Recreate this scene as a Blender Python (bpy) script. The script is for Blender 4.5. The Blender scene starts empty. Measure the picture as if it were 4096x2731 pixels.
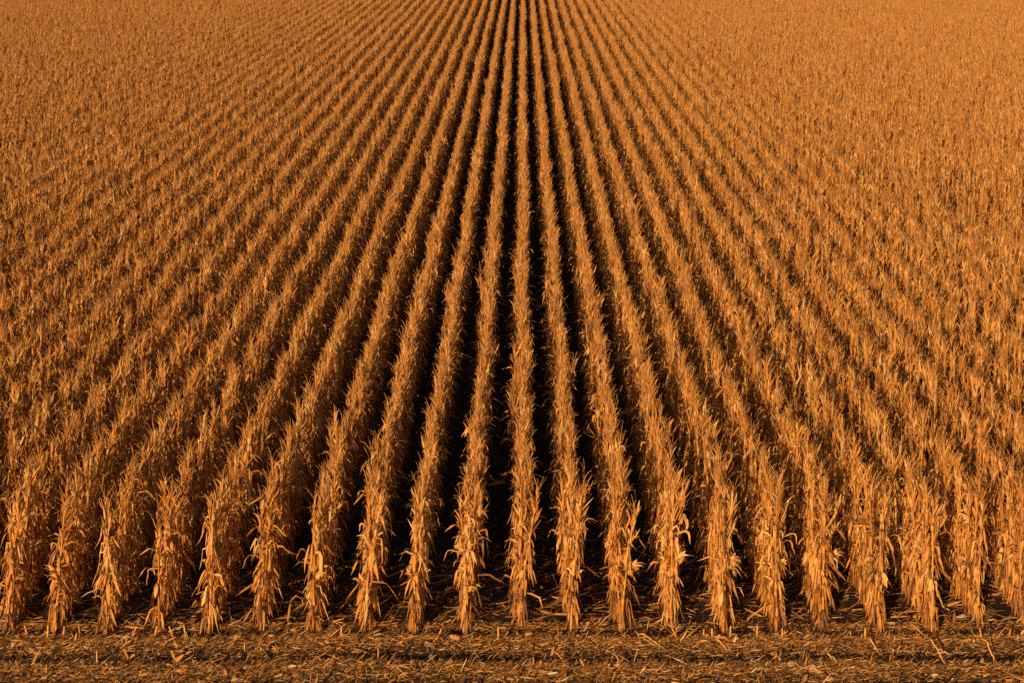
import bpy, math, random
import numpy as np
from math import radians, sin, cos, pi

# ------------------------------------------------------------------ camera, sky, sun, exposure
SC = bpy.context.scene
COL = SC.collection
CAM_H = 11.04            # camera height above the ground (m)
F_PX = 5900.0            # focal length in pixels of the 4096 px wide photograph
FRONT = 21.92            # distance of the row ends
ROW = 0.762              # row spacing
X0 = -0.075              # offset of the centre row
SPACING = 0.165          # plants along the row

cam = bpy.data.cameras.new('camera')
camo = bpy.data.objects.new('camera', cam)
COL.objects.link(camo)
camo.location = (0, 0, CAM_H)
camo.rotation_euler = (radians(90), 0, 0)
cam.sensor_width = 36.0
cam.lens = F_PX / 4096 * 36.0
cam.shift_y = -(1365.5 + 450) / 4096     # view camera with a dropped front: verticals stay parallel
cam.shift_x = -(2092 - 2048) / 4096
cam.clip_start = 0.5
cam.clip_end = 3000
SC.camera = camo

SUN_EL, SUN_AZ = radians(15.5), radians(24)      # low evening sun, behind the camera and to its left
world = bpy.data.worlds.new('World')
SC.world = world
world.use_nodes = True
wn = world.node_tree
wn.nodes.clear()
sky = wn.nodes.new('ShaderNodeTexSky')
sky.sky_type = 'NISHITA'
sky.sun_disc = False
sky.sun_elevation = SUN_EL
sky.sun_rotation = pi + SUN_AZ
bgn = wn.nodes.new('ShaderNodeBackground')
bgn.inputs['Strength'].default_value = 0.095
won = wn.nodes.new('ShaderNodeOutputWorld')
wn.links.new(sky.outputs[0], bgn.inputs[0])
wn.links.new(bgn.outputs[0], won.inputs[0])

sun = bpy.data.lights.new('sun', 'SUN')
sun.energy = 5.0
sun.angle = radians(0.53)
sun.color = (1.0, 0.78, 0.50)
suno = bpy.data.objects.new('sun', sun)
COL.objects.link(suno)
# light travels towards (+sin az, +cos az, down)
suno.rotation_euler = (radians(90) - SUN_EL, 0, -SUN_AZ)
suno.location = (-20, -20, 30)

SC.view_settings.view_transform = 'Standard'
SC.view_settings.look = 'None'
SC.view_settings.exposure = 0.16
SC.view_settings.gamma = 1
SC.render.engine = 'CYCLES'
SC.cycles.max_bounces = 4
SC.cycles.diffuse_bounces = 3
SC.cycles.glossy_bounces = 1
SC.cycles.transmission_bounces = 2
SC.cycles.use_denoising = False

R = np.random.default_rng(7)
rnd = random.Random(11)

# ------------------------------------------------------------------ materials
def nn(t, kind, **kw):
    n = t.nodes.new(kind)
    for k, v in kw.items():
        setattr(n, k, v)
    return n

def ramp(t, stops):
    n = t.nodes.new('ShaderNodeValToRGB')
    e = n.color_ramp.elements
    while len(e) < len(stops):
        e.new(0.5)
    for i, (p, c) in enumerate(stops):
        e[i].position = p
        e[i].color = (*c, 1)
    return n

def plant_mat(name, stops, trans=0.22, rough=0.6, scale=18.0, spec=0.25, plant_var=0.30):
    """Dry plant tissue: each strip has its own tone (attribute 'tone'), mottled along it, each plant a bit different."""
    m = bpy.data.materials.new(name)
    m.use_nodes = True
    t = m.node_tree
    t.nodes.clear()
    out = nn(t, 'ShaderNodeOutputMaterial')
    at = nn(t, 'ShaderNodeAttribute', attribute_name='tone')
    tc = nn(t, 'ShaderNodeTexCoord')
    no = nn(t, 'ShaderNodeTexNoise')
    no.inputs['Scale'].default_value = scale
    no.inputs['Detail'].default_value = 3
    t.links.new(tc.outputs['Object'], no.inputs['Vector'])
    oi = nn(t, 'ShaderNodeObjectInfo')
    a = nn(t, 'ShaderNodeMath', operation='MULTIPLY_ADD')           # tone + 0.5*(noise-0.5)
    t.links.new(no.outputs['Fac'], a.inputs[0]); a.inputs[1].default_value = 0.55
    b = nn(t, 'ShaderNodeMath', operation='ADD'); b.inputs[1].default_value = -0.275
    t.links.new(at.outputs['Fac'], b.inputs[0]); t.links.new(b.outputs[0], a.inputs[2])
    c = nn(t, 'ShaderNodeMath', operation='MULTIPLY_ADD')           # + plant variation
    t.links.new(oi.outputs['Random'], c.inputs[0]); c.inputs[1].default_value = plant_var
    d = nn(t, 'ShaderNodeMath', operation='ADD'); d.inputs[1].default_value = -plant_var / 2
    t.links.new(a.outputs[0], d.inputs[0]); t.links.new(d.outputs[0], c.inputs[2])
    cr = ramp(t, stops)
    t.links.new(c.outputs[0], cr.inputs[0])
    p = nn(t, 'ShaderNodeBsdfPrincipled')
    p.inputs['Roughness'].default_value = rough
    p.inputs['Specular IOR Level'].default_value = spec
    t.links.new(cr.outputs[0], p.inputs['Base Color'])
    if trans > 0:
        tr = nn(t, 'ShaderNodeBsdfTranslucent')
        t.links.new(cr.outputs[0], tr.inputs['Color'])
        mx = nn(t, 'ShaderNodeMixShader')
        mx.inputs[0].default_value = trans
        t.links.new(p.outputs[0], mx.inputs[1]); t.links.new(tr.outputs[0], mx.inputs[2])
        t.links.new(mx.outputs[0], out.inputs['Surface'])
    else:
        t.links.new(p.outputs[0], out.inputs['Surface'])
    return m

M_LEAF = plant_mat('dry_leaf', [(0.0, (0.15, 0.062, 0.022)), (0.25, (0.36, 0.125, 0.024)), (0.55, (0.60, 0.228, 0.039)),
                                (0.8, (0.68, 0.315, 0.072)), (1.0, (0.66, 0.37, 0.125))], trans=0.2)
M_STALK = plant_mat('dry_stalk', [(0.0, (0.34, 0.105, 0.018)), (0.5, (0.58, 0.22, 0.034)), (1.0, (0.66, 0.30, 0.06))], trans=0.0, rough=0.5, spec=0.3)
M_HUSK = plant_mat('pale_husk', [(0.0, (0.44, 0.17, 0.032)), (0.5, (0.66, 0.30, 0.062)), (1.0, (0.70, 0.39, 0.11))], trans=0.12, rough=0.55, scale=30)
M_TASSEL = plant_mat('dry_tassel', [(0.0, (0.26, 0.085, 0.018)), (0.5, (0.50, 0.19, 0.034)), (1.0, (0.60, 0.27, 0.06))], trans=0.0, rough=0.7)
M_LITTER = plant_mat('dry_litter', [(0.0, (0.032, 0.016, 0.007)), (0.3, (0.15, 0.058, 0.014)), (0.55, (0.42, 0.155, 0.026)),
                                    (0.82, (0.54, 0.23, 0.045)), (1.0, (0.60, 0.34, 0.13))], trans=0.05, rough=0.6, scale=9, plant_var=0.0)
M_WEATHERED = plant_mat('weathered_husk', [(0.0, (0.26, 0.13, 0.045)), (0.5, (0.50, 0.26, 0.085)), (1.0, (0.60, 0.39, 0.17))], trans=0.05, rough=0.6, scale=30)

def soil_mat():
    m = bpy.data.materials.new('dark_soil')
    m.use_nodes = True
    t = m.node_tree
    p = t.nodes['Principled BSDF']
    tc = nn(t, 'ShaderNodeTexCoord')
    n1 = nn(t, 'ShaderNodeTexNoise'); n1.inputs['Scale'].default_value = 1.7; n1.inputs['Detail'].default_value = 8
    n2 = nn(t, 'ShaderNodeTexNoise'); n2.inputs['Scale'].default_value = 22; n2.inputs['Detail'].default_value = 6
    t.links.new(tc.outputs['Object'], n1.inputs['Vector']); t.links.new(tc.outputs['Object'], n2.inputs['Vector'])
    mx = nn(t, 'ShaderNodeMath', operation='MULTIPLY_ADD'); mx.inputs[1].default_value = 0.5
    hf = nn(t, 'ShaderNodeMath', operation='MULTIPLY'); hf.inputs[1].default_value = 0.5
    t.links.new(n2.outputs['Fac'], hf.inputs[0])
    t.links.new(n1.outputs['Fac'], mx.inputs[0]); t.links.new(hf.outputs[0], mx.inputs[2])
    cr = ramp(t, [(0.3, (0.018, 0.010, 0.006)), (0.55, (0.045, 0.024, 0.013)), (0.75, (0.085, 0.045, 0.022))])
    t.links.new(mx.outputs[0], cr.inputs[0]); t.links.new(cr.outputs[0], p.inputs['Base Color'])
    p.inputs['Roughness'].default_value = 0.95
    p.inputs['Specular IOR Level'].default_value = 0.1
    bp = nn(t, 'ShaderNodeBump'); bp.inputs['Strength'].default_value = 0.8; bp.inputs['Distance'].default_value = 0.03
    t.links.new(n2.outputs['Fac'], bp.inputs['Height']); t.links.new(bp.outputs[0], p.inputs['Normal'])
    return m
M_SOIL = soil_mat()

# ------------------------------------------------------------------ mesh collector
class MB:
    """Collects ribbons, tubes and spindles; build() links them as ONE mesh."""
    def __init__(s):
        s.v, s.f, s.t, s.mi, s.n = [], [], [], [], 0
    def add(s, verts, faces, tone, mi=0):
        s.v.append(np.asarray(verts, float)); s.f.append(np.asarray(faces, int) + s.n)
        s.t.append(np.full(len(verts), tone) if np.isscalar(tone) else np.asarray(tone, float))
        s.mi.append(np.full(len(faces), mi, int)); s.n += len(verts)
    def extend(s, o, mi):
        for v, f, t in zip(o.v, o.f, o.t):
            pass
        if o.n:
            s.v.append(np.concatenate(o.v)); s.f.append(np.concatenate(o.f) + s.n)
            s.t.append(np.concatenate(o.t)); s.mi.append(np.full(len(s.f[-1]), mi, int)); s.n += o.n
    def mesh(s, name, mats):
        me = bpy.data.meshes.new(name)
        v = np.concatenate(s.v); f = np.concatenate(s.f)
        me.vertices.add(len(v)); me.vertices.foreach_set('co', v.astype(np.float32).ravel())
        me.loops.add(4 * len(f)); me.loops.foreach_set('vertex_index', f.astype(np.int32).ravel())
        me.polygons.add(len(f)); me.polygons.foreach_set('loop_start', np.arange(0, 4 * len(f), 4, dtype=np.int32))
        me.polygons.foreach_set('material_index', np.concatenate(s.mi).astype(np.int32))
        me.polygons.foreach_set('use_smooth', np.ones(len(f), dtype=bool))
        a = me.attributes.new('tone', 'FLOAT', 'POINT')
        a.data.foreach_set('value', np.concatenate(s.t).astype(np.float32))
        for m in (mats if isinstance(mats, (list, tuple)) else [mats]):
            me.materials.append(m)
        me.update(); me.validate()
        return me

def norm(a):
    return a / np.maximum(np.linalg.norm(a, axis=-1, keepdims=True), 1e-9)

def ribbon(mb, P, W, side, twist, tone, fold=0.25, mi=0):
    """a leaf blade along the points P, of widths W, creased along its midrib"""
    P = np.asarray(P, float); n = len(P)
    T = norm(np.gradient(P, axis=0))
    s = np.asarray(side, float)
    S = s[None] - (T @ s)[:, None] * T
    bad = np.linalg.norm(S, axis=1) < 0.2
    S[bad] = np.cross(T[bad], [0.3, 0.2, 1.0]); S = norm(S)
    N = np.cross(T, S)
    tw = np.asarray(twist, float)
    A = np.cos(tw)[:, None] * S + np.sin(tw)[:, None] * N
    B = np.cross(T, A)
    W = np.asarray(W, float)[:, None]
    V = np.stack([P - A * W / 2, P - B * W * fold * 0.5, P + A * W / 2], 1).reshape(-1, 3)
    i = np.arange(n - 1) * 3
    F = np.concatenate([np.stack([i, i + 1, i + 4, i + 3], 1), np.stack([i + 1, i + 2, i + 5, i + 4], 1)])
    mb.add(V, F, tone, mi)

def tube(mb, P, rad, sides, tone, mi=0, cap=True):
    P = np.asarray(P, float); n = len(P)
    T = norm(np.gradient(P, axis=0))
    ref = np.array([0.31, 0.95, 0.05]) if abs(T[0][1]) < 0.8 else np.array([0.95, 0.1, 0.3])
    A = norm(np.cross(T, ref)); B = np.cross(T, A)
    an = np.arange(sides) * 2 * pi / sides
    rad = np.broadcast_to(np.asarray(rad, float), (n,))
    V = (P[:, None] + rad[:, None, None] * (np.cos(an)[None, :, None] * A[:, None] + np.sin(an)[None, :, None] * B[:, None])).reshape(-1, 3)
    F = []
    for i in range(n - 1):
        for j in range(sides):
            k = (j + 1) % sides
            F.append((i * sides + j, i * sides + k, (i + 1) * sides + k, (i + 1) * sides + j))
    if cap and sides in (4, 6, 8):
        b = (n - 1) * sides
        if sides == 4: F.append((b, b + 1, b + 2, b + 3))
        if sides == 6: F += [(b, b + 1, b + 2, b + 3), (b, b + 3, b + 4, b + 5)]
        if sides == 8: F += [(b, b + 1, b + 2, b + 3), (b, b + 3, b + 4, b + 7), (b + 4, b + 5, b + 6, b + 7)]
    mb.add(V, F, tone, mi)

def blade_path(r, p0, az, e0, e1, L, brk, n=7, sharp=0.18, wob=0.12):
    """points of a blade that leaves at elevation e0, folds at the fraction brk and ends at elevation e1"""
    u = (np.arange(n - 1) + 0.5) / (n - 1)
    k = 1 / (1 + np.exp(-(u - brk) / sharp * 2.2))
    el = e0 + (e1 - e0) * k + r.normal(0, wob, n - 1)
    a = az + np.cumsum(r.normal(0, wob * 1.1, n - 1))
    d = np.stack([np.cos(el) * np.cos(a), np.cos(el) * np.sin(a), np.sin(el)], 1) * (L / (n - 1))
    return np.concatenate([[p0], p0 + np.cumsum(d, 0)])

def blade(mb, r, p0, az, e0, e1, L, W, brk, strips=1, tone=0.55, n=7, **kw):
    for s in range(strips):
        q = blade_path(r, np.asarray(p0, float), az + r.normal(0, 0.22) * (strips > 1), e0 + r.normal(0, .1), e1 + r.normal(0, 0.12),
                       L * (1 if s == 0 else r.uniform(0.6, 1.0)), brk + r.normal(0, .04), n=n, **kw)
        u = np.linspace(0, 1, n)
        w = W / strips ** 0.75 * np.clip(0.55 + 1.4 * u, 0, 1) * np.clip((1.03 - u) * 2.6, 0.06, 1)
        side = np.array([-sin(az), cos(az), 0])
        tw = r.uniform(-0.7, 0.7) + np.cumsum(r.normal(0, 0.5, n)) * 0.7
        q[:, 2] = np.maximum(q[:, 2], 0.012)
        ribbon(mb, q, w, side, tw, np.clip(tone + r.normal(0, .1) + np.linspace(-.05, .06, n).repeat(3), 0, 1), fold=r.uniform(.2, .7))

def corn_parts(seed, leafy=1.0, ears=1, reach=0.1, n=7):
    """Shapes of one dry corn plant standing at the origin: stalk, foliage, ears (each with husk flaps), tassel."""
    r = np.random.default_rng(seed)
    stalk, fol, tas = MB(), MB(), MB()
    H = r.uniform(1.80, 1.95)
    lean = np.array([r.normal(0.03, 0.03), r.normal(0, 0.03)])
    bend = np.array([r.normal(0.05, 0.03), r.normal(0, 0.03)])
    def at(z):
        u = z / H
        return np.array([lean[0] * u + bend[0] * u * u, lean[1] * u + bend[1] * u * u, z])
    zs, rs = [], []
    for k in range(13):                       # internodes with swollen nodes
        z = H * k / 13
        zs += [z + .002, z + .012, z + .03, z + H / 13 * .8]
        r0 = .0135 * (1 - .55 * k / 13)
        rs += [r0 * 1.05, r0 * 1.18, r0, r0 * .97]
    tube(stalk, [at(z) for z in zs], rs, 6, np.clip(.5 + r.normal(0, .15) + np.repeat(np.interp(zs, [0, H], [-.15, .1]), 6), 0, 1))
    phi = r.uniform(0, 2 * pi)
    nl = int(round(38 * leafy))
    for i in range(nl):
        z = np.interp((i + r.uniform(-.5, .5)) / nl, [0, .46, 1], [0.14, 1.12, H * .985])
        az = phi + pi * i + r.normal(0, .8)
        if z > 1.35: az = az + .45 * sin(-az)              # the wind has swept the tops to one side
        tone = np.clip(r.normal(.52, .20), .03, .98)
        p = at(z) + np.array([cos(az), sin(az), 0]) * (.009 if z < 1.4 else .014)
        q = r.random()
        if q < reach and .35 < z < 1.5:       # a blade that reaches out of the row and snaps over
            blade(fol, r, p, az, r.uniform(.1, 1.0), r.uniform(-1.5, -.2), r.uniform(.26, .48), r.uniform(.016, .034), r.uniform(.35, .7), 1, tone, n=n + 2, sharp=.09)
        elif z < .6:                          # shredded, hanging straight to the ground
            blade(fol, r, p, az, r.uniform(.1, 1.2), r.uniform(-1.55, -1.34), min(r.uniform(.26, .5), z + .14), r.uniform(.035, .055), r.uniform(.08, .2), int(r.integers(2, 5)), tone - .14, n=n, sharp=.06, wob=.10)
        elif z < 1.32:                         # folded down along the stalk
            blade(fol, r, p, az, r.uniform(.8, 1.45), r.uniform(-1.54, -1.2), r.uniform(.22, .46), r.uniform(.03, .055), r.uniform(.12, .28), int(r.integers(1, 4)), tone, n=n, sharp=.06, wob=.10)
        elif q < .72:                         # top blades: upright, ragged
            blade(fol, r, p, az, r.uniform(1.1, 1.5), r.uniform(.75, 1.45), r.uniform(.15, .34), r.uniform(.017, .038), r.uniform(.5, .9), int(r.integers(1, 3)), tone + .05, n=5, wob=.07)
        else:                                 # top blades: snapped and dangling
            blade(fol, r, p, az, r.uniform(.9, 1.45), r.uniform(-1.5, -1.0), r.uniform(.18, .38), r.uniform(.02, .044), r.uniform(.15, .38), int(r.integers(1, 3)), tone, n=6, sharp=.07)
        if r.random() < .5:                   # loose sheath round the stalk above the node
            a2 = az + r.normal(0, .8)
            blade(fol, r, at(max(z - .02, .02)) + np.array([cos(a2), sin(a2), 0]) * .013, a2, 1.52, r.uniform(1.15, 1.45), r.uniform(.12, .22), r.uniform(.025, .042), .8, 1, min(tone + .08, 1), n=4, wob=.05)
    # tassel
    top = at(H * .97)
    L = r.uniform(.26, .42)
    q = blade_path(r, top, r.uniform(0, 6.28), 1.45, 1.15, L, .6, n=5, wob=.06)
    tube(tas, q, np.linspace(.005, .0025, 5), 4, .5)
    for k in range(int(r.integers(5, 9))):
        f = r.uniform(.05, .5)
        p0 = q[0] + (q[2] - q[0]) * f * 1.6
        b = blade_path(r, p0, r.uniform(0, 6.28), r.uniform(.9, 1.4), r.uniform(.3, 1.2), r.uniform(.13, .26), .6, n=4, wob=.08)
        tube(tas, b, np.linspace(.0035, .002, 4), 4, np.clip(r.normal(.5, .2), 0, 1))
    # ears
    out = []
    for e in range(ears):
        em, hm = MB(), MB()
        z = r.uniform(.66, .94) + .12 * e
        az = r.normal(-pi / 2, .8)
        el = r.choice([r.uniform(.8, 1.3), r.uniform(-1.4, -1.0)], p=[.5, .5])
        L = r.uniform(.16, .21)
        p0 = at(z) + np.array([cos(az), sin(az), 0]) * .042
        d = np.array([cos(el) * cos(az), cos(el) * sin(az), sin(el)])
        u = np.array([0, .08, .22, .42, .65, .85, 1.0])
        tube(em, p0 + u[:, None] * d * L, np.array([.009, .021, .031, .034, .028, .015, .004]), 8, np.clip(.62 + r.normal(0, .12), 0, 1))
        for k in range(6):
            a2 = az + r.normal(0, .9)
            st = p0 + d * L * r.uniform(-.05, .3) + np.array([cos(a2), sin(a2), 0]) * .022
            blade(hm, r, st, a2, el * .9, r.uniform(-1.2, .3) if el > 0 else -1.3, r.uniform(.1, .2), r.uniform(.025, .04), r.uniform(.4, .8), 1, np.clip(r.normal(.55, .16), 0, 1), n=5)
        out.append((em, hm))
    return stalk, fol, tas, out

# ------------------------------------------------------------------ tagging helpers
def tag(o, label=None, cat=None, group=None, kind=None):
    if label: o['label'] = label
    if cat: o['category'] = cat
    if group: o['group'] = group
    if kind: o['kind'] = kind
    return o

def link(name, me, parent=None):
    o = bpy.data.objects.new(name, me)
    COL.objects.link(o)
    if parent is not None: o.parent = parent
    return o

def copy_tree(o, parent=None):
    c = o.copy(); COL.objects.link(c); c.parent = parent
    for ch in list(o.children):
        copy_tree(ch, c)
    return c

# ------------------------------------------------------------------ ground
_ph = np.random.default_rng(3).uniform(0, 6.28, (24, 3)); _kk = np.random.default_rng(4).normal(0, 1, (24, 2))
def gnoise(x, y, s):
    z = 0
    for i in range(24):
        z = z + np.sin((x * _kk[i, 0] + y * _kk[i, 1]) * s + _ph[i, 0])
    return z / 5
def gz(x, y):
    x = np.asarray(x, float); y = np.asarray(y, float)
    ruts = 0.05 * np.cos(2 * pi * (y - 21.52 + .03 * np.sin(x * .9)) / 0.75)
    w = np.clip((22.1 - y) / .3, 0, 1)
    return (ruts * w + .012 * gnoise(x, y, 3.0)) * np.clip((y - 12) / 4, 0, 1) * np.clip((60 - y) / 20, 0, 1) * np.clip((20 - abs(x)) / 6, 0, 1)

xs = np.concatenate([[-900, -300, -100, -40, -20], np.linspace(-13, 13, 261), [20, 40, 100, 300, 900]])
ys = np.concatenate([[-300, -60, 0, 12, 16], np.linspace(18, 27, 121), [30, 40, 60, 100, 180, 400, 1500]])
X, Y = np.meshgrid(xs, ys)
V = np.stack([X, Y, gz(X, Y)], -1).reshape(-1, 3)
nx, ny = len(xs), len(ys)
ii, jj = np.meshgrid(np.arange(ny - 1), np.arange(nx - 1), indexing='ij')
a = (ii * nx + jj).ravel()
g = MB(); g.add(V, np.stack([a, a + 1, a + nx + 1, a + nx], 1), 0.5)
tag(link('ground', g.mesh('ground', M_SOIL)), kind='structure')

# ------------------------------------------------------------------ corn plants
NPROTO = 21
protos, shapes = [], []
for k in range(NPROTO):
    st, fo, ta, ears = corn_parts(100 + k, leafy=1.15, ears=2 if k % 4 == 0 else 1, reach=.12)
    shapes.append((st, fo, ta, ears))
    root = bpy.data.objects.new('corn_plant', None)
    root.empty_display_size = 0.2
    COL.objects.link(root)
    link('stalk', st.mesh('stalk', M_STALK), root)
    link('foliage', fo.mesh('foliage', M_LEAF), root)
    link('tassel', ta.mesh('tassel', M_TASSEL), root)
    for em, hm in ears:
        e = link('ear', em.mesh('ear', M_HUSK), root)
        link('husk', hm.mesh('husk', M_HUSK), e)
    protos.append(root)

ORD = ('first second third fourth fifth sixth seventh eighth ninth tenth eleventh twelfth thirteenth fourteenth fifteenth sixteenth '
       'seventeenth eighteenth nineteenth twentieth twenty-first').split()
PER_ROW = 14
def row_x(k, y):
    return X0 + k * ROW + .014 * np.sin(y * .31 + k * 1.7) + .009 * np.sin(y * .83 + k * 2.9)
front_y = {k: FRONT + rnd.uniform(-.15, .15) for k in range(-80, 81)}
used = set()
for ri, k in enumerate(range(-10, 11)):
    for j in range(PER_ROW):
        pi_ = (ri * 8 + j * 5) % NPROTO
        if pi_ in used: o = copy_tree(protos[pi_])
        else: o = protos[pi_]; used.add(pi_)
        y = front_y[k] + j * SPACING + (rnd.uniform(-.03, .03) if j else 0)
        x = float(row_x(k, y)) + rnd.gauss(0, .011)
        o.location = (x, y, float(gz(x, y)) - .005)
        o.rotation_euler = (rnd.gauss(0, .03), rnd.gauss(.01, .03), rnd.gauss(0, .7))
        s = rnd.gauss(1.0, .03)
        wd = 1.18 if j < 3 else 1.0
        o.scale = (s * wd * rnd.uniform(.92, 1.1), s * rnd.uniform(.92, 1.1) * rnd.choice((-1, 1)), s)
        row = 'leftmost row' if ri == 0 else 'rightmost row' if ri == 20 else f'{ORD[ri]} row from the left'
        if j == 0: lab = f'dry golden corn plant at the near end of the {row}'
        elif j == PER_ROW - 1 and False: lab = ''
        else: lab = f'dry corn plant, {ORD[j]} from the near end of the {row}'
        tag(o, lab, 'corn plant', 'dry corn plants at the near ends of the rows')

# the rest of the field: one object, its plants set on points
def joined(sh):
    m = MB()
    st, fo, ta, ears = sh
    m.extend(st, 0); m.extend(fo, 1); m.extend(ta, 2)
    for em, hm in ears:
        m.extend(em, 3); m.extend(hm, 3)
    return m
src = bpy.data.collections.new('field_plant_shapes')
for k in range(NPROTO):
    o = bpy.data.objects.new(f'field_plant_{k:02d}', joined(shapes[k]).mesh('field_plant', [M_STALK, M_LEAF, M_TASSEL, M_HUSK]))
    src.objects.link(o)

FAR = 150.0
pts = []
for k in range(-80, 81):
    y = front_y[k]
    if -10 <= k <= 10: y += PER_ROW * SPACING
    xk = abs(k * ROW)
    y = max(y, (xk - 3.0) / .362)
    if y > FAR: continue
    n = int((FAR - y) / SPACING)
    yy = y + np.arange(n) * SPACING + R.uniform(-.035, .035, n)
    xx = row_x(k, yy) + R.normal(0, .011, n)
    keep = R.random(n) > .02
    pts.append(np.stack([xx, yy, gz(xx, yy) - .005], 1)[keep])
pts = np.concatenate(pts)
n = len(pts)
me = bpy.data.meshes.new('corn_field')
me.vertices.add(n); me.vertices.foreach_set('co', pts.astype(np.float32).ravel())
hv = 1.0 + .012 * gnoise(pts[:, 0], pts[:, 1], .5) + R.normal(0, .022, n)
hv *= 1 - .5 * np.exp(-(((pts[:, 0] - 14.3) / 1.9) ** 2 + ((pts[:, 1] - 42.0) / 4.2) ** 2) ** 2)    # plants shortened to make a shaded dark patch at the right edge
def attr(name, typ, field, data):
    at_ = me.attributes.new(name, typ, 'POINT'); at_.data.foreach_set(field, data.ravel())
attr('rot', 'FLOAT_VECTOR', 'vector', np.stack([R.normal(0, .025, n), R.normal(.015, .022, n), R.normal(0, .8, n)], 1).astype(np.float32))
attr('scl', 'FLOAT_VECTOR', 'vector', np.stack([hv * R.uniform(.92, 1.1, n), hv * R.uniform(.92, 1.1, n) * R.choice([-1., 1.], n), hv], 1).astype(np.float32))
attr('idx', 'INT', 'value', R.integers(0, NPROTO, n).astype(np.int32))
field = link('corn_field', me)
tag(field, 'dense parallel rows of dry golden corn filling the field behind the row ends', 'corn field', None, 'stuff')
ng = bpy.data.node_groups.new('plants_on_points', 'GeometryNodeTree')
ng.interface.new_socket('Geometry', in_out='INPUT', socket_type='NodeSocketGeometry')
ng.interface.new_socket('Geometry', in_out='OUTPUT', socket_type='NodeSocketGeometry')
gi = nn(ng, 'NodeGroupInput'); go = nn(ng, 'NodeGroupOutput')
iop = nn(ng, 'GeometryNodeInstanceOnPoints'); ci = nn(ng, 'GeometryNodeCollectionInfo')
ci.inputs['Collection'].default_value = src
ci.inputs['Separate Children'].default_value = True
ci.inputs['Reset Children'].default_value = True
iop.inputs['Pick Instance'].default_value = True
def na(name, typ):
    x = nn(ng, 'GeometryNodeInputNamedAttribute', data_type=typ); x.inputs['Name'].default_value = name
    return x.outputs[0]
e2r = nn(ng, 'FunctionNodeEulerToRotation')
ng.links.new(na('rot', 'FLOAT_VECTOR'), e2r.inputs[0])
ng.links.new(e2r.outputs[0], iop.inputs['Rotation'])
ng.links.new(na('scl', 'FLOAT_VECTOR'), iop.inputs['Scale'])
ng.links.new(na('idx', 'INT'), iop.inputs['Instance Index'])
ng.links.new(gi.outputs[0], iop.inputs['Points'])
ng.links.new(ci.outputs[0], iop.inputs['Instance'])
ng.links.new(iop.outputs[0], go.inputs[0])
field.modifiers.new('plants', 'NODES').node_group = ng

# ------------------------------------------------------------------ litter on the ground (nobody could count it)
def litter(n, x0, x1, y0, y1, lmin, lmax, seed, bands=True, flat=.30):
    r = np.random.default_rng(seed)
    x = r.uniform(x0, x1, n); y = r.uniform(y0, y1, n)
    if bands:
        dens = .68 + .34 * np.cos(2 * pi * (y - 21.50 + .03 * np.sin(x * .9)) / .75) + .22 * gnoise(x, y, 1.1)
        dens = np.where(y > 21.95, .62 + .3 * gnoise(x, y, 1.4), dens)
        k = r.random(n) < dens
        x, y = x[k], y[k]; n = len(x)
    L = lmin + (lmax - lmin) * r.random(n) ** 2.6
    w = np.clip(r.lognormal(-4.75, .6, n), .003, .055) * np.clip(L / .1, .6, 1.3)
    az = np.where(r.random(n) < .62, r.normal(0, .5, n), r.uniform(-pi, pi, n))
    el = np.abs(r.normal(0, flat, n)); st = r.random(n) < .06; el[st] = r.uniform(.5, 1.3, st.sum())
    z = gz(x, y) + np.abs(r.normal(.014, .016, n)) + .003
    c = np.stack([x, y, z], 1)
    d = np.stack([np.cos(el) * np.cos(az), np.cos(el) * np.sin(az), np.sin(el)], 1)
    roll = r.normal(-.15, .75, n)
    sd = norm(np.stack([-np.sin(az), np.cos(az), np.zeros(n)], 1)); up = np.cross(d, sd)
    sd, up = np.cos(roll)[:, None] * sd + np.sin(roll)[:, None] * up, np.cross(d, np.cos(roll)[:, None] * sd + np.sin(roll)[:, None] * up)
    u = np.array([0, .33, .66, 1.0]); curl = r.normal(0, .09, n)
    prof = np.array([.7, 1.0, .9, .35])
    V = np.zeros((n, 4, 3, 3))
    for i in range(4):
        cc = c + d * (L * u[i])[:, None] + up * (curl * L * (u[i] - u[i] ** 2) * 2.5)[:, None] + sd * (curl * L * .8 * u[i] ** 2)[:, None]
        hw = (w * prof[i] / 2)[:, None]
        V[:, i, 0] = cc - sd * hw; V[:, i, 1] = cc + up * hw * .6; V[:, i, 2] = cc + sd * hw
    V = V.reshape(-1, 3)
    b = (np.arange(n) * 12)[:, None, None, None] + (np.arange(3) * 3)[None, :, None, None] + np.arange(2)[None, None, :, None]
    F = np.concatenate([b, b + 1, b + 4, b + 3], -1).reshape(-1, 4)
    tone = np.clip(r.normal(.57, .28, n), 0, 1).repeat(12)
    return V, F, tone

lm = MB()
lm.add(*litter(165000, -8.6, 8.6, 19.9, 22.1, .015, .13, 1))
lm.add(*litter(15000, -8.6, 8.6, 19.9, 22.1, .05, .28, 4, flat=.22))
lm.add(*litter(6500, -8.6, 8.6, 21.9, 24.5, .05, .40, 2, bands=False, flat=.2))
lm.add(*litter(12000, -7, 7, 24.5, 60, .08, .5, 3, bands=False))
lm.add(*litter(1300, -8.6, 8.6, 19.9, 23.2, .18, .5, 5, flat=.07))
tag(link('crop_litter', lm.mesh('crop_litter', M_LITTER)), 'chopped corn leaves, straw and husk scraps strewn over the soil before the rows', 'litter', None, 'stuff')

# ------------------------------------------------------------------ countable pieces on the ground
def px(xp, yp, z=0.0):
    """ground point seen at a pixel of the 4096 px photograph (used to measure where things lie)"""
    d = (CAM_H - z) * F_PX / (yp + 450)
    return (xp - 2092) * d / F_PX, d

def nearest_row(x):
    return int(np.clip(round((x - X0) / ROW), -10, 10)) + 10

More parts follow.
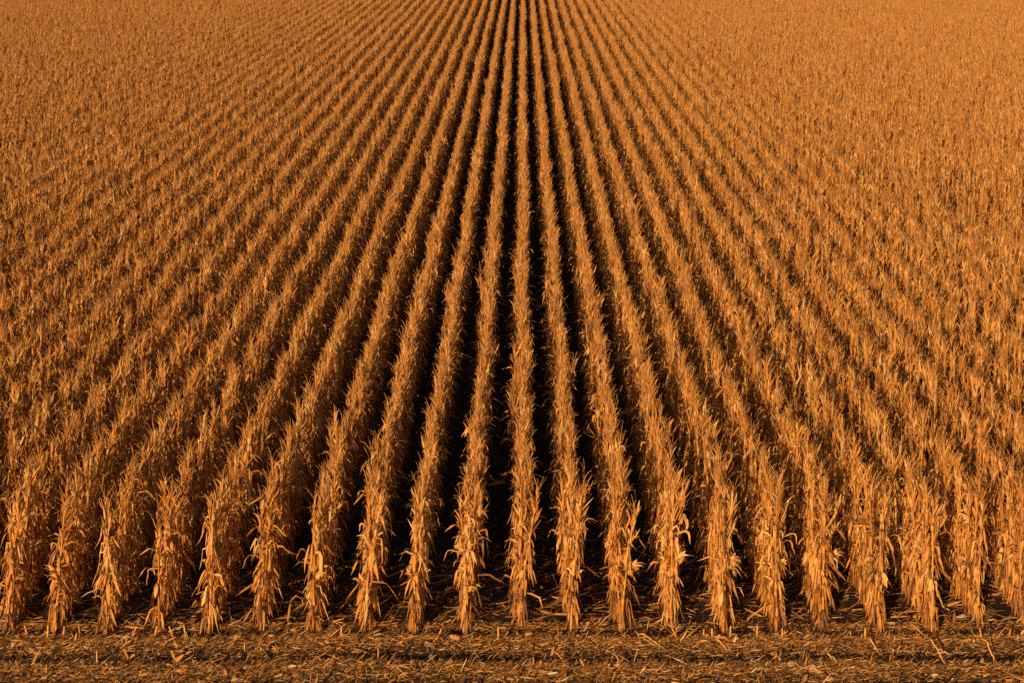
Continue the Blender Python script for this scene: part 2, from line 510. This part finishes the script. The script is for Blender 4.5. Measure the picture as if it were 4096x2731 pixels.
labels = set()
def row_name(ri):
    return 'leftmost row' if ri == 0 else 'rightmost row' if ri == 20 else f'{ORD[ri]} row from left'

def stub_mesh(seed, h):
    r = np.random.default_rng(seed); m = MB()
    rr = r.uniform(.010, .015)
    zs = np.array([-.03, h * .3, h * .36, h * .4, h * .98, h])
    tube(m, np.stack([zs * 0, zs * 0, zs], 1), rr * np.array([1.1, 1.05, 1.2, 1.05, .98, .9]), 8, np.clip(r.normal(.6, .15), .2, 1))
    sh = MB()
    for k in range(3):
        a = r.uniform(0, 6.28)
        blade(sh, r, (cos(a) * rr, sin(a) * rr, h * r.uniform(.1, .5)), a, r.uniform(.6, 1.4), r.uniform(-1.2, .6), r.uniform(.06, .14), r.uniform(.015, .03), .4, 1, np.clip(r.normal(.55, .15), 0, 1), n=5)
    return m, sh

# (x, y of the foot in the photograph, height m, tilt to the right (rad), tilt away (rad))
STUBS = [(113, 2562, .17, -.25, 0), (190, 2565, .19, .05, .1), (252, 2560, .16, .1, 0), (322, 2562, .20, -.1, .1), (520, 2566, .18, .5, 0),
         (615, 2560, .17, .25, .1), (697, 2565, .18, -.35, 0), (745, 2568, .19, -.15, 0), (522, 2634, .20, -.4, .1), (708, 2645, .18, -.35, 0),
         (1043, 2630, .16, .05, 0), (1362, 2568, .15, .1, 0), (1512, 2645, .16, .03, 0), (1745, 2575, .16, .4, .1), (1993, 2575, .17, 0, 0),
         (2712, 2570, .18, -.45, 0), (2812, 2574, .14, .05, .1), (2848, 2570, .14, 0, 0), (2920, 2570, .17, .05, 0), (3027, 2570, .16, .05, 0),
         (3128, 2576, .15, 0, .1), (3460, 2570, .15, .02, 0), (3568, 2640, .17, .1, 0), (3930, 2576, .16, -.25, 0)]
for i, (xp, yp, h, tx, ty) in enumerate(STUBS):
    x, y = px(xp, yp)
    h *= 1.2
    m, sh = stub_mesh(500 + i, h)
    o = link('cut_stub', m.mesh('cut_stub', M_STALK))
    link('leaf_sheath', sh.mesh('leaf_sheath', M_LEAF), o)
    o.location = (x, y, float(gz(x, y)))
    o.rotation_euler = (ty, tx, rnd.uniform(0, .3))
    ri = nearest_row(x)
    lean = 'upright' if abs(tx) < .12 else 'right-leaning' if tx > 0 else 'left-leaning'
    side = x - (X0 + (ri - 10) * ROW)
    where = 'left of' if side < -.12 else 'right of' if side > .12 else 'straight before'
    lab = f'short {lean} corn stub {where} the foot of the {row_name(ri)}'
    if yp > 2600: lab = f'{lean} corn stub in the nearer stubble line, by the {row_name(ri)}'
    if lab in labels: lab = lab.replace('short ', 'second short ')
    labels.add(lab)
    tag(o, lab, 'stub', 'cut corn stubs standing before the rows')

# (foot x, y, tip x, y in the photograph, height of the tip above the ground)
STALKS = [(2662, 2605, 2580, 2540, .12), (2266, 2668, 2218, 2603, .10), (2479, 2655, 2466, 2620, .16), (2906, 2603, 2866, 2552, .14), (3132, 2670, 3097, 2603, .16),
          (3337, 2664, 3310, 2610, .2), (3524, 2616, 3476, 2550, .16), (3781, 2665, 3720, 2550, .26), (3983, 2660, 3942, 2555, .28), (3707, 2546, 3610, 2470, .35),
          (2990, 2482, 3062, 2423, .3), (2795, 2690, 2960, 2694, .04), (1245, 2664, 1360, 2630, .05), (1050, 2547, 1215, 2523, .06)]
SN = ['thin', 'short', 'slim', 'straight', 'pale', 'stout', 'leaning', 'long', 'very long', 'thick bent', 'leafy', 'flat bright yellow', 'flat', 'pale bent']
for i, (x1, y1, x2, y2, hz) in enumerate(STALKS):
    a_ = np.array([*px(x1, y1), 0.]); a_[2] = gz(a_[0], a_[1]) + .01
    b_ = np.array([*px(x2, y2, hz), hz])
    r = np.random.default_rng(700 + i); m = MB()
    u = np.linspace(0, 1, 9)[:, None]
    P = (b_ - a_) * u + np.array([0, 0, 1.0]) * (u - u * u) * .05 + r.normal(0, .004, (9, 3))
    if SN[i].endswith('bent'): P[6:] += np.array([[.04, 0, -.01], [.09, -.01, -.04], [.12, -.03, -.08]])
    tube(m, P, np.where(np.arange(9) % 3 == 0, .0125, .0105), 8, np.clip(r.normal(.68, .12), 0, 1))
    o = link('fallen_stalk', m.mesh('fallen_stalk', M_STALK))
    o.location = a_
    sh = MB()
    for k in range(3):
        q = P[int(r.integers(2, 8))]; az = r.uniform(0, 6.28)
        blade(sh, r, q + np.array([0, 0, .01]), az, r.uniform(0, .9), r.uniform(-.9, .1), r.uniform(.1, .25), r.uniform(.015, .03), .4, 1, np.clip(r.normal(.6, .15), 0, 1), n=5)
    link('leaf_sheath', sh.mesh('leaf_sheath', M_LEAF), o)
    ri = nearest_row(a_[0])
    lab = f'{SN[i]} broken corn stalk lying before the {row_name(ri)}'
    tag(o, lab, 'stalk', 'broken corn stalks fallen before the rows')

HUSKS = [(410, 2515, .09, .9), (779, 2668, .12, .1), (940, 2720, .11, .3), (57, 2594, .14, 1.2), (500, 2575, .10, .2), (985, 2690, .13, 1.1), (2823, 2549, .15, .15),
         (3241, 2559, .12, .2), (3163, 2680, .13, .05), (3045, 2694, .11, .2), (3254, 2697, .13, .3), (3846, 2476, .17, -.15), (3776, 2528, .14, .1), (3863, 2674, .13, .6),
         (1725, 2623, .10, .1), (3320, 2722, .12, .0)]
for i, (xp, yp, L, az) in enumerate(HUSKS):
    x, y = px(xp, yp)
    r = np.random.default_rng(900 + i); m = MB()
    d = np.array([cos(az), sin(az) * .8, .12])
    u = np.array([0, .1, .3, .55, .8, 1.0])
    tube(m, (u[:, None] - .5) * d * L + np.array([0, 0, .02]), L / .13 * np.array([.004, .014, .022, .022, .013, .003]), 8, np.clip(r.normal(.72, .12), 0, 1))
    o = link('corn_husk', m.mesh('corn_husk', M_WEATHERED))
    o.location = (x, y, float(gz(x, y)) + .015)
    fl = MB()
    for k in range(5):
        blade(fl, r, -.45 * d * L + np.array([0, 0, .025]), az + r.normal(0, .35), r.uniform(.1, .5), r.uniform(-.5, .1), L * r.uniform(.8, 1.3), r.uniform(.02, .035), .5, 1, np.clip(r.normal(.7, .15), 0, 1), n=5)
    link('husk_leaf', fl.mesh('husk_leaf', M_WEATHERED), o)
    ri = nearest_row(x)
    where = 'at the foot of' if yp < 2545 else 'in the litter before' if yp < 2640 else 'by the bottom edge, before'
    lab = f'pale corn husk {where} the {row_name(ri)}'
    if lab in labels: lab = lab.replace('pale', 'smaller pale')
    labels.add(lab)
    tag(o, lab, 'husk', 'dropped corn husks in the litter')
